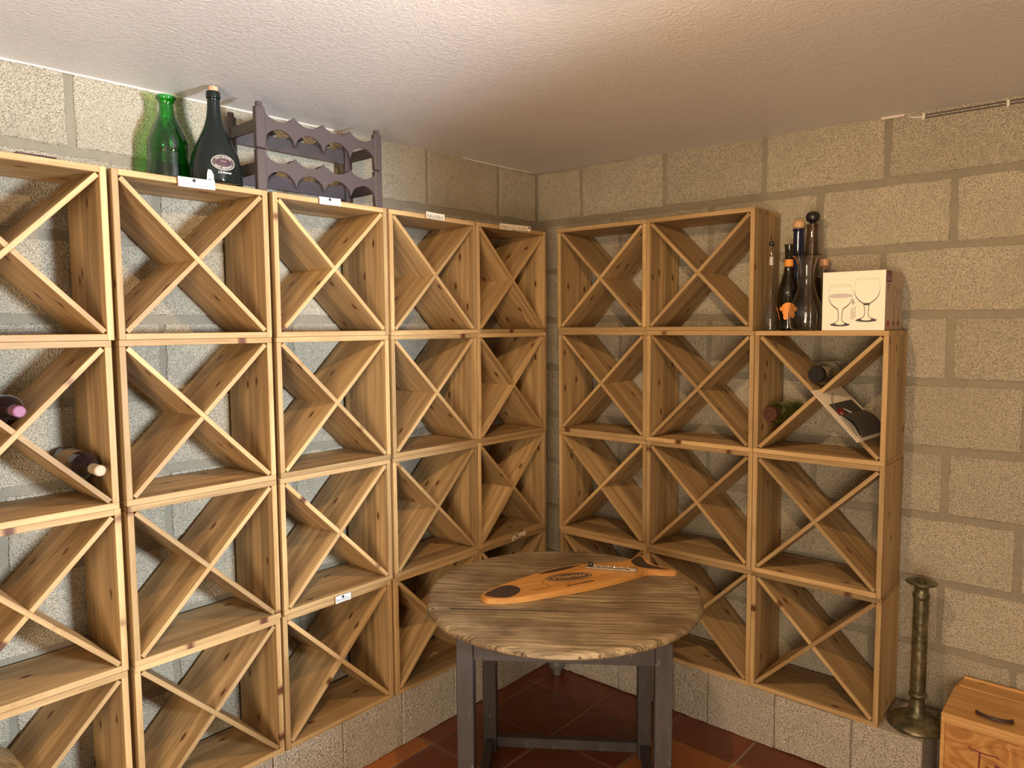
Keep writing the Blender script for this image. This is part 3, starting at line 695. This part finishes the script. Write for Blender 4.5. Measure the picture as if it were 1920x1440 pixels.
# ------------------------------------------------------------------ right rack top: bottles, decanter and box
RT = PTR+.0001+1.5-.0002
def standing(name, x, y, parts, label, cat='bottle', rz=0):
    e = empty(name, (x, y, RT), rz, label, cat)
    for nm, bm, mat, sm in parts: obj(nm, bm, mat, e, smooth=sm)
    return e
p1 = spline([(.030, 0), (.040, .004), (.0405, .02), (.036, .055), (.024, .100), (.013, .135), (.0085, .165), (.0078, .22), (.0078, .270)], 4)
bm = bmesh.new(); tube(bm, [(0, 0, .298), (0, 0, .315), (.003, 0, .335), (-.005, 0, .348)], [.0055, .0045, .004, .0035], 10)
standing('oil_dispenser', 1.128, .045, [('glass_body', lathe(wall_profile(p1, .0015), 28), 'clear_glass', True), ('collar', lathe([(.0085, .262), (.0115, .264), (.0115, .298), (0, .299)], 20), 'chrome', False), ('spout', bm, 'chrome', True), ('spout_cap', lathe(spline([(0, .340), (.009, .343), (.011, .350), (.009, .357), (0, .360)], 3), 14), 'black', True)], 'small clear flask with long thin neck and pourer beside the tall crate', 'oil dispenser')
p2 = spline([(.034, 0), (.042, .004), (.0430, .03), (.0430, .130), (.040, .165), (.029, .205), (.0195, .235), (.0165, .27), (.0165, .325), (.0185, .345), (.0205, .352)], 4)
a2 = atan2(-2.896-.135, 2.285-1.166)
lab = bmesh.new()
for (x, y, a, b) in ((0, .012, .024, .017), (-.020, .004, .016, .010), (.021, .003, .017, .011), (0, -.012, .022, .012), (-.009, -.028, .009, .013), (.016, -.022, .010, .012)):
    dd = disc(a, b, 16, 2); bmesh.ops.translate(dd, verts=dd.verts, vec=(x, y, 0)); tm = bpy.data.meshes.new('t'); dd.to_mesh(tm); dd.free(); lab.from_mesh(tm)
standing('green_wine_bottle', 1.166, .135, [('glass_body', lathe([(0, .001)]+p2, 36), 'deep_green_glass', True), ('neck_band', lathe([(.0172, .262), (.0172, .290)], 28), 'orange_label', True), ('flower_label', wrap_mesh(lab, p2, a2, .085, off=.0008), 'orange_label', False)], 'dark green bottle with orange neck band and flower-shaped label')
p3 = spline([(.030, 0), (.036, .004), (.036, .10), (.034, .20), (.028, .27), (.023, .33), (.021, .39), (.0205, .415)], 4)
standing('navy_bottle', 1.166, .238, [('glass_body', lathe([(0, 0)]+p3+[(.024, .418), (.024, .424), (.018, .426), (0, .426)], 32), 'navy_glass', True), ('ball_stopper', lathe(spline([(.016, .4262), (.0225, .434), (.0225, .447), (.014, .459), (0, .463)], 4), 24), 'wood_ball', True)], 'tall navy glass bottle with round wooden stopper at the back')
p4 = spline([(.034, 0), (.040, .004), (.040, .12), (.038, .20), (.032, .26), (.026, .32), (.0225, .37), (.0215, .415), (.0235, .42), (.0235, .428), (.021, .430)], 4)
standing('olive_bottle', 1.250, .158, [('glass_body', lathe([(0, .001)]+p4, 32), 'olive_glass', True), ('ball_stopper', lathe(spline([(.012, .4305), (.014, .436), (.024, .442), (.028, .455), (.024, .470), (.012, .478), (0, .480)], 4), 28), 'black', True)], 'tall olive glass bottle with black ball stopper behind the decanter')
p5 = spline([(.035, 0), (.052, .004), (.0635, .025), (.0655, .055), (.058, .095), (.043, .135), (.031, .175), (.0265, .205), (.030, .245), (.040, .280), (.0555, .296)], 4)
standing('decanter', 1.268, .048, [('glass_body', lathe(wall_profile(p5, .002), 44), 'clear_glass', True)], 'clear glass wine decanter with flared rim in front of the bottles', 'decanter')
p6 = spline([(.020, 0), (.026, .003), (.026, .17), (.023, .20), (.0185, .225), (.0175, .262)], 4)
standing('corked_bottle', 1.268, .245, [('glass_body', lathe(wall_profile(p6, .0018), 28), 'clear_glass', True), ('cork', lathe([(.0155, .250), (.0165, .263), (.0205, .264), (.0215, .290), (.019, .293), (0, .293)], 20), 'cork', False)], 'small clear bottle with broad cork half hidden behind the decanter')
# carton of glasses
bx = empty('glass_carton', (1.3400, .020, RT), 0, 'white printed carton for six wine glasses with a brown side', 'carton')
BW, BD, BH = .222, .248, .222
obj('front_panel', BX(0, BW, 0, .003, .0005, BH, .0006), 'card_white', bx)
obj('carton_body', BX(0.0006, BW, .0032, BD, .0005, BH-.0004, .0006), 'card_side', bx)
def outline_tube(name, pts, r, mat, closed=True):
    bm = bmesh.new(); tube(bm, [(x, -.0002, z) for x, z in pts], r, 4); return obj(name, bm, mat, bx)
def print_glass(cx, z0, s, water):
    bowl = [(-.037, .150), (-.043, .118), (-.040, .095), (-.028, .076), (-.011, .064), (-.0065, .060)]
    bl = spline(bowl, 4); R_ = lambda l: [(cx+s*x, z0+s*z) for x, z in l]
    m_ = lambda l: [(-x, z) for x, z in l]
    outline_tube('glass_print', R_(spline([(-.043, .118), (-.037, .150)], 4)), .0003, 'ink'); outline_tube('glass_print', R_(m_(spline([(-.043, .118), (-.037, .150)], 4))), .0003, 'ink')
    for f in (lambda l: l, m_):
        low = spline([(-.043, .112), (-.038, .090), (-.026, .074), (-.010, .062)], 5)
        n = len(low); bm = bmesh.new(); tube(bm, [(x, -.0002, z) for x, z in R_(f(low))], [.0005+.0012*min(1, k/n*1.5) for k in range(n)], 4); obj('glass_print', bm, 'ink', bx)
        bm = bmesh.new(); tube(bm, [(x, -.0002, z) for x, z in R_(f(spline([(-.010, .062), (-.0075, .048), (-.006, .030), (-.009, .016), (-.020, .009), (-.034, .004)], 4)))], .0011, 4); obj('glass_print', bm, 'ink', bx)
    outline_tube('glass_print', R_(ell(0, .150, .037, .004, 24)+[(.037, .150)]), .0003, 'ink')
    bm = bmesh.new(); q = R_(ell(0, .003, .036, .0065, 28)); vs = [bm.verts.new((x, -.0006, z)) for x, z in q]; bm.faces.new(vs); obj('glass_print', bm, 'ink', bx)
    bm = bmesh.new(); q = R_(ell(0, .0075, .017, .0055, 20)); vs = [bm.verts.new((x, -.0009, z)) for x, z in q]; bm.faces.new(vs); obj('glass_print', bm, 'card_white', bx)
    if water:
        bm = bmesh.new(); q = R_(ell(0, .112, .042, .0075, 28)); vs = [bm.verts.new((x, -.0006, z)) for x, z in q]; bm.faces.new(vs); obj('water_print', bm, 'water_grey', bx)
        outline_tube('water_print', R_(ell(0, .112, .042, .0075, 28)+[(.042, .112)]), .0004, 'ink')
    else:
        bm = bmesh.new(); q = R_([(-.011, .064), (.011, .064), (.009, .056), (-.009, .056)]); vs = [bm.verts.new((x, -.0006, z)) for x, z in q]; bm.faces.new(vs); obj('glass_print', bm, 'ink', bx)
print_glass(.066, .020, 1.0, True); print_glass(.159, .036, 1.04, False)
FM = frame((0, 0, 0), (1, 0, 0), (0, 0, 1))
def on_front(me, x, z, rz=0, y=-.0004, name='lettering'): o = link(name, me, bx); o.matrix_local = Matrix.Translation((x, y, z)) @ FM @ Matrix.Rotation(rz, 4, 'Z'); return o
on_front(text_mesh('6', .030, 'ink', 0, .0001, .7), .112, .108)
for k, s_ in enumerate(('wine glasses', 'copas de vino', 'verres a vin')): on_front(text_mesh(s_, .0085, 'ink', 0, .0001), .106+.0065*k, .062+.004*k, pi/2)
SM = frame((0, 0, 0), (0, 1, 0), (0, 0, 1))
def on_side(me, y, z, x=BW+.0004, name='lettering'): o = link(name, me, bx); o.matrix_local = Matrix.Translation((x, y, z)) @ SM; return o
obj('logo_square', BX(BW, BW+.0006, .004, .080, BH-.044, BH-.002), 'card_purple', bx)
on_side(text_mesh('Lav', .040, 'lilac', 0, .0001), .042, BH-.024, BW+.0009)
for k, s_ in enumerate(('glassware', 'for wine', 'set of 6')): on_side(text_mesh(s_, .0095, 'card_purple', 0, .0001), .043, BH-.053-.010*k)
bm = bmesh.new(); q = ell(.045, .026, .024, .013, 24); [0]; vs = [bm.verts.new((BW+.0005, y, z)) for y, z in q]; bm.faces.new(vs); obj('round_sticker', bm, 'red_dot', bx)
for cy_, zt in ((.125, .160), (.190, .150)):
    for mir in (-1, 1):
        bm = bmesh.new(); tube(bm, [(BW+.0003, cy_+mir*y, z) for y, z in spline([(.020, zt), (.026, zt-.025), (.018, zt-.055), (.004, zt-.075), (.004, .050), (.012, .028)], 4)], .0009, 4); obj('side_print', bm, 'sepia_ink', bx)
    bm = bmesh.new(); q = ell(cy_, .027, .017, .010, 18); vs = [bm.verts.new((BW+.0005, y, z)) for y, z in q]; bm.faces.new(vs); obj('side_print', bm, 'sepia_ink', bx)
    bm = bmesh.new(); tube(bm, [(BW+.0003, y, z) for y, z in ell(cy_, zt, .020, .006, 16)], .0007, 4); obj('side_print', bm, 'sepia_ink', bx)

# ------------------------------------------------------------------ paper tags pinned on the rack
def paper_tag(yc, zc, w_, h, s, mat, ink, label, size, slope=0, pin='black', px=0, sx=0, ragged=False, space=1.1):
    e = empty('paper_tag', (.0055, yc, zc), pi/2, label, 'tag', 'handwritten paper tags on the left rack')
    e.rotation_euler = (0, slope, pi/2); 
    bm = bmesh.new(); n = 12; rows = []
    for i in range(n+1):
        x = -w_/2+w_*i/n; y = -.0015-.003*abs(2*i/n-1)**2; j = rnd.uniform(-.0012, .0012) if ragged else 0
        rows.append([bm.verts.new(q) for q in ((x, y, -h/2+j), (x, y, h/2), (x, y+.0005, h/2), (x, y+.0005, -h/2+j))])
    for a, b in zip(rows, rows[1:]):
        for k in range(4): bm.faces.new([a[k], a[(k+1) % 4], b[(k+1) % 4], b[k]])
    bm.faces.new(rows[0][::-1]); bm.faces.new(rows[-1]); obj('paper', bm, mat, e)
    tm = text_mesh(s, size, ink, 0, .0001, 1, space)
    xs = [v.co.x for v in tm.vertices]; sc = min(1, (w_*.86)/(max(xs)-min(xs)))
    for v in tm.vertices:
        v.co.x = v.co.x*sc+sx
    o = link('lettering', tm, e)
    for v in tm.vertices:
        x, y_, z_ = v.co; v.co = Vector((x, -.0019-.003*abs(2*(x+w_/2)/w_-1)**2+z_*.5, y_-h*.16))
    if pin:
        bm = lathe(spline([(0, 0), (.005, .0005), (.0048, .003), (0, .0045)], 3), 14); obj('pin', bm, pin, e, (px, -.0018, h*.24), (pi/2, 0, 0), True)
    return e
paper_tag(-1.779, 2.2155, .118, .030, 'Utiel-Requena', 'paper', 'grey_ink', 'long white tag reading Utiel-Requena under the green bottle', .019, -.02, 'black_satin', -.008)
paper_tag(-1.281, 2.2200, .093, .026, 'Valdepeñas', 'paper', 'grey_ink', 'white tag reading Valdepeñas under the brown plastic rack', .018, -.02)
paper_tag(-.757, 2.2230, .104, .026, 'NAVARRA', 'cream_paper', 'ink', 'cream tag reading NAVARRA, without a pin', .024, .03, None)
paper_tag(-.240, 2.2240, .222, .026, 'RIBERA DEL DUERO', 'cream_paper', 'sepia_ink', 'long cream ragged tag reading RIBERA DEL DUERO', .027, -.03, 'black_satin', .100, -.008, True)
paper_tag(-1.270, .7255, .070, .027, 'Penedés', 'paper', 'ink', 'small white tag reading Penedés on the lower left rack', .018, 0)
paper_tag(-.232, .7330, .105, .022, 'Somontano', 'cream_paper', 'ink', 'small cream tag just above the table in the corner column', .015, -.1, 'black_satin', -.01)
# dog-eared corner of the long tag
bm = bmesh.new(); vs = [bm.verts.new(q) for q in ((0, 0, 0), (.0235, 0, 0), (.0235, 0, .020), (.017, .001, .034), (.007, .001, .036), (.003, .001, .024), (.001, 0, .010))]; bm.faces.new(vs)
bmesh.ops.solidify(bm, geom=list(bm.faces), thickness=.0005); tg = [o for o in bpy.data.objects if o.name.startswith('paper_tag')][0]
obj('torn_flap', bm, 'paper', tg, (.034, -.003, .013))

# ------------------------------------------------------------------ candlestick on the plinth end
cpz = PTR+.0002
cp = spline([(.094, 0), (.101, .004), (.101, .012), (.097, .018), (.080, .030), (.060, .038), (.042, .046), (.031, .064), (.026, .090), (.0245, .112)], 4)+[(.031, .118), (.032, .123), (.030, .129), (.0265, .131)]+[(.0265, .30), (.0265, .494)]+[(.029, .500), (.031, .508), (.0285, .516), (.024, .522), (.0235, .535)]+spline([(.027, .545), (.042, .553), (.053, .556), (.0535, .560), (.045, .562), (.018, .556), (.014, .550), (0, .549)], 4)
cs = empty('candlestick', (1.6960, .118, cpz), 0, 'tall aged brass candlestick standing on the plinth end', 'candlestick')
i0 = [i for i, q in enumerate(cp) if q == (.0265, .131)][0]; i1 = [i for i, q in enumerate(cp) if q == (.0265, .494)][0]
obj('base', lathe([(0, .0)]+cp[:i0+1], 44), 'brass_old', cs, smooth=True)
bm = lathe([(.0265, .131+.363*k/30) for k in range(31)], 40)
for v in bm.verts:
    a = atan2(v.co.y, v.co.x); f = 1+.018*sin(5*a+v.co.z*40)*sin(v.co.z*70); v.co.x *= f; v.co.y *= f
obj('column', bm, 'brass_old', cs, smooth=True)
obj('drip_pan', lathe(cp[i1:], 44), 'brass_old', cs, smooth=True)

# ------------------------------------------------------------------ wooden wine case on the floor
wc = empty('wine_case', (1.806, -.060, 0), 0, 'wooden wine case with black handle and branded panel on the floor', 'wooden case')
CW, CD, CH, ct = .52, .335, .400, .013
obj('side_board', BX(0, ct, 0, CD, .0005, CH-ct, .0015), 'case_pine', wc); obj('side_board', BX(CW-ct, CW, 0, CD, .0005, CH-ct, .0015), 'case_pine', wc)
obj('bottom_board', BX(ct, CW-ct, 0, CD, .0005, ct, .001), 'case_pine', wc)
obj('top_board', BX(0, CW, 0, CD-.085, CH-ct+.0003, CH, .0015), 'case_pine', wc)
obj('top_board', BX(.012, CW, CD-.083, CD-.012, CH-ct+.0003, CH+.004, .0015), 'case_pine', wc)
obj('back_board', BX(.016, CW, CD-.011, CD, .02, CH+.012, .0015), 'case_pine', wc)
obj('front_rail', BX(ct, CW-ct, 0, .012, CH-ct-.022, CH-ct, .001), 'case_pine', wc)
fp_ = obj('front_panel', BX(ct, CW-ct, .008, .014, ct, CH-ct-.022, .0005), 'plywood', wc)
bm = bmesh.new(); tube(bm, [(.098, .075, CH), (.098, .060, CH+.010), (.108, .044, CH+.014), (.130, .033, CH+.016), (.155, .030, CH+.016), (.180, .036, CH+.016), (.196, .050, CH+.014), (.198, .066, CH+.010), (.198, .078, CH)], [.006, .0065, .006, .006, .0065, .006, .006, .0065, .006], 10); obj('handle', bm, 'leather', wc, smooth=True)
def on_case(me, x, z, rz=0, name='brand_mark'): o = link(name, me, wc); o.matrix_local = Matrix.Translation((x, .0076, z)) @ FM @ Matrix.Rotation(rz, 4, 'Z'); return o
bm = bmesh.new(); tube(bm, [(x, .0078, z) for x, z in spline([(.085, .303), (.095, .297), (.135, .294), (.165, .296), (.172, .291)], 4)], .0022, 5); tube(bm, [(.118, .0078, .294), (.116, .0078, .16)], .0030, 5); obj('brand_mark', bm, 'burn_red', wc)
on_case(text_mesh('aRo', .060, 'burn_red', 0, .0002, .9), .178, .243); 
bm = bmesh.new(); tube(bm, [(x, .0078, z) for x, z in spline([(.10, .284), (.13, .281), (.17, .274), (.21, .262), (.24, .255)], 4)], .0009, 4); tube(bm, [(x, .0078, z) for x, z in spline([(.105, .277), (.14, .272), (.19, .262)], 4)], .0007, 4); obj('brand_mark', bm, 'burn_red', wc)
arc = ell(.185, .200, .125, .130, 34, radians(140), radians(25)); bm = bmesh.new()
for i, (x, z) in enumerate(arc):
    tube(bm, [(x, .0078, z), (x+.002, .0078, z+.005)], .0008, 4)
obj('brand_dots', bm, 'burn_mid', wc)
tm = text_mesh('DENOMINACION DE ORIGEN', .012, 'burn_and_joint_shade', 0, .0002); o = link('lettering', tm, wc, (.34, .150, CH+.0004), (0, 0, 0))

# ------------------------------------------------------------------ small things
pp = empty('metal_pot', (.112, -.060, 0), 0, 'small grey metal pot on the floor in the corner under the table', 'pot')
obj('pot_body', lathe([(0, .0015), (.020, .0015), (.024, .030), (.038, .040), (.043, .060), (.043, .130), (.041, .130), (.041, .060), (0, .050)], 28), 'zinc', pp, smooth=False)
obj('rim', lathe([(.041, .1305), (.0455, .1305), (.0455, .137), (.041, .137), (.041, .1305)], 28), 'zinc', pp)
cb = empty('cable', (1.55, .2835, 2.54), 0, 'pair of thin dark cables clipped along the top of the right wall', 'cable')
for k, dz in enumerate((0, .011)):
    bm = bmesh.new(); tube(bm, [(x-1.55, 0, CZ(x, .283)-.014-dz-.001*sin(x*9)-2.54) for x in [1.61+.1*i for i in range(20)]], .0028, 6); obj('wire', bm, 'wire', cb)
for x in (1.61, 1.878, 2.15, 2.42): obj('clip', BX(-.005, .005, -.0065, .0015, -.012, .012, .002), 'clip_white', cb, (x-1.55, 0, CZ(x, .283)-.0195-2.54))
bm = bmesh.new(); tube(bm, [(x-1.55, .0, CZ(x, .283)-.010-dz-2.54) for x, dz in ((1.56, .002), (1.58, .008), (1.60, .011), (1.612, .010))], [.002, .0035, .003, .002], 6); obj('bare_end', bm, 'clip_white', cb)
# filler smears along the ceiling joint
tr = tag(obj('trim_3', BX(1.46, 1.545, .276, .284, CZ(1.5, .28)-.008, CZ(1.5, .28)+.002, .003), 'filler'), 'white filler smear along the right wall and ceiling joint', kind='structure')
bm = bmesh.new(); pts = [(XL+.004, y, CZ(XL, y)-.001+rnd.uniform(-.001, .001)) for y in [-.30+.03*i for i in range(19)]]; tube(bm, pts, .0032, 5); tag(obj('trim_4', bm, 'filler'), 'pale filler bead in the ceiling corner of the left wall', kind='structure')
bm = bmesh.new(); pts = [(XL+.003, y, CZ(XL, y)-.001+rnd.uniform(-.001, .001)) for y in [-2.9+.05*i for i in range(38)]]; tube(bm, pts, .004, 5); tag(obj('trim_5', bm, 'filler'), 'pale filler bead along the left wall and ceiling joint', kind='structure')

# pendant bulb above the table, just outside the picture
pb = empty('pendant_bulb', (BULB.x, BULB.y, BULB.z), 0, 'bare warm bulb hanging from the ceiling above the table', 'lamp')
obj('bulb', lathe(spline([(0, -.028), (.016, -.024), (.027, -.010), (.028, .004), (.020, .022), (.013, .032), (0, .033)], 4), 24), 'bulb_glow', pb, smooth=True)
obj('socket', lathe([(0, .0335), (.015, .0335), (.016, .060), (.008, .066), (0, .066)], 18), 'white_plastic', pb)
obj('ceiling_rose', lathe([(0, .0665), (.020, .0665), (.030, CZ(BULB.x, BULB.y)-BULB.z-.001), (0, CZ(BULB.x, BULB.y)-BULB.z-.001)], 24), 'white_plastic', pb)
obj('shade', lathe([(.017, .040), (.050, .036), (.082, .007), (.0835, .008), (.052, .0385), (.017, .043), (.017, .040)], 32), 'white_plastic', pb, smooth=True)

# ------------------------------------------------------------------ printed and pinned pieces become sub-parts of what carries them
def under(o, p):
    o.parent = p; o.matrix_parent_inverse = p.matrix_basis.inverted()
def kid(t, base): return [c for c in t.children if c.name.split('.')[0] == base]
for t in [o for o in COL.objects if o.parent is None]:
    b = t.name.split('.')[0]
    rules = {'paper_tag': ('paper', ('lettering', 'pin')), 'fish_board': ('board', ('burnt_head', 'burnt_fin', 'burnt_tail', 'burnt_line', 'oval_emblem', 'oval_ring', 'oval_field', 'emblem_script', 'board_lettering')),
             'wine_case': ('front_panel', ('brand_mark', 'brand_dots')), 'dark_bottle': ('emblem_field', ('emblem_rim', 'emblem_centre', 'emblem_lettering', 'emblem_mark')),
             'dark_leaflet': ('leaf', ('maroon_panel', 'lettering', 'white_triangle', 'white_wedge')), 'green_bottle': ('glass_body', ('seal_ring', 'seal_letter'))}
    if b in rules:
        par, ks = rules[b]; P_ = kid(t, par)[0]
        for k in ks:
            for c in kid(t, k): under(c, P_)
    if b == 'glass_carton':
        fp2, cbd = kid(t, 'front_panel')[0], kid(t, 'carton_body')[0]
        for k in ('glass_print', 'water_print'):
            for c in kid(t, k): under(c, fp2)
        for k in ('side_print', 'round_sticker', 'logo_square'):
            for c in kid(t, k): under(c, cbd)
        for c in kid(t, 'lettering'): under(c, fp2 if abs(c.matrix_basis.translation.y) < .002 else cbd)
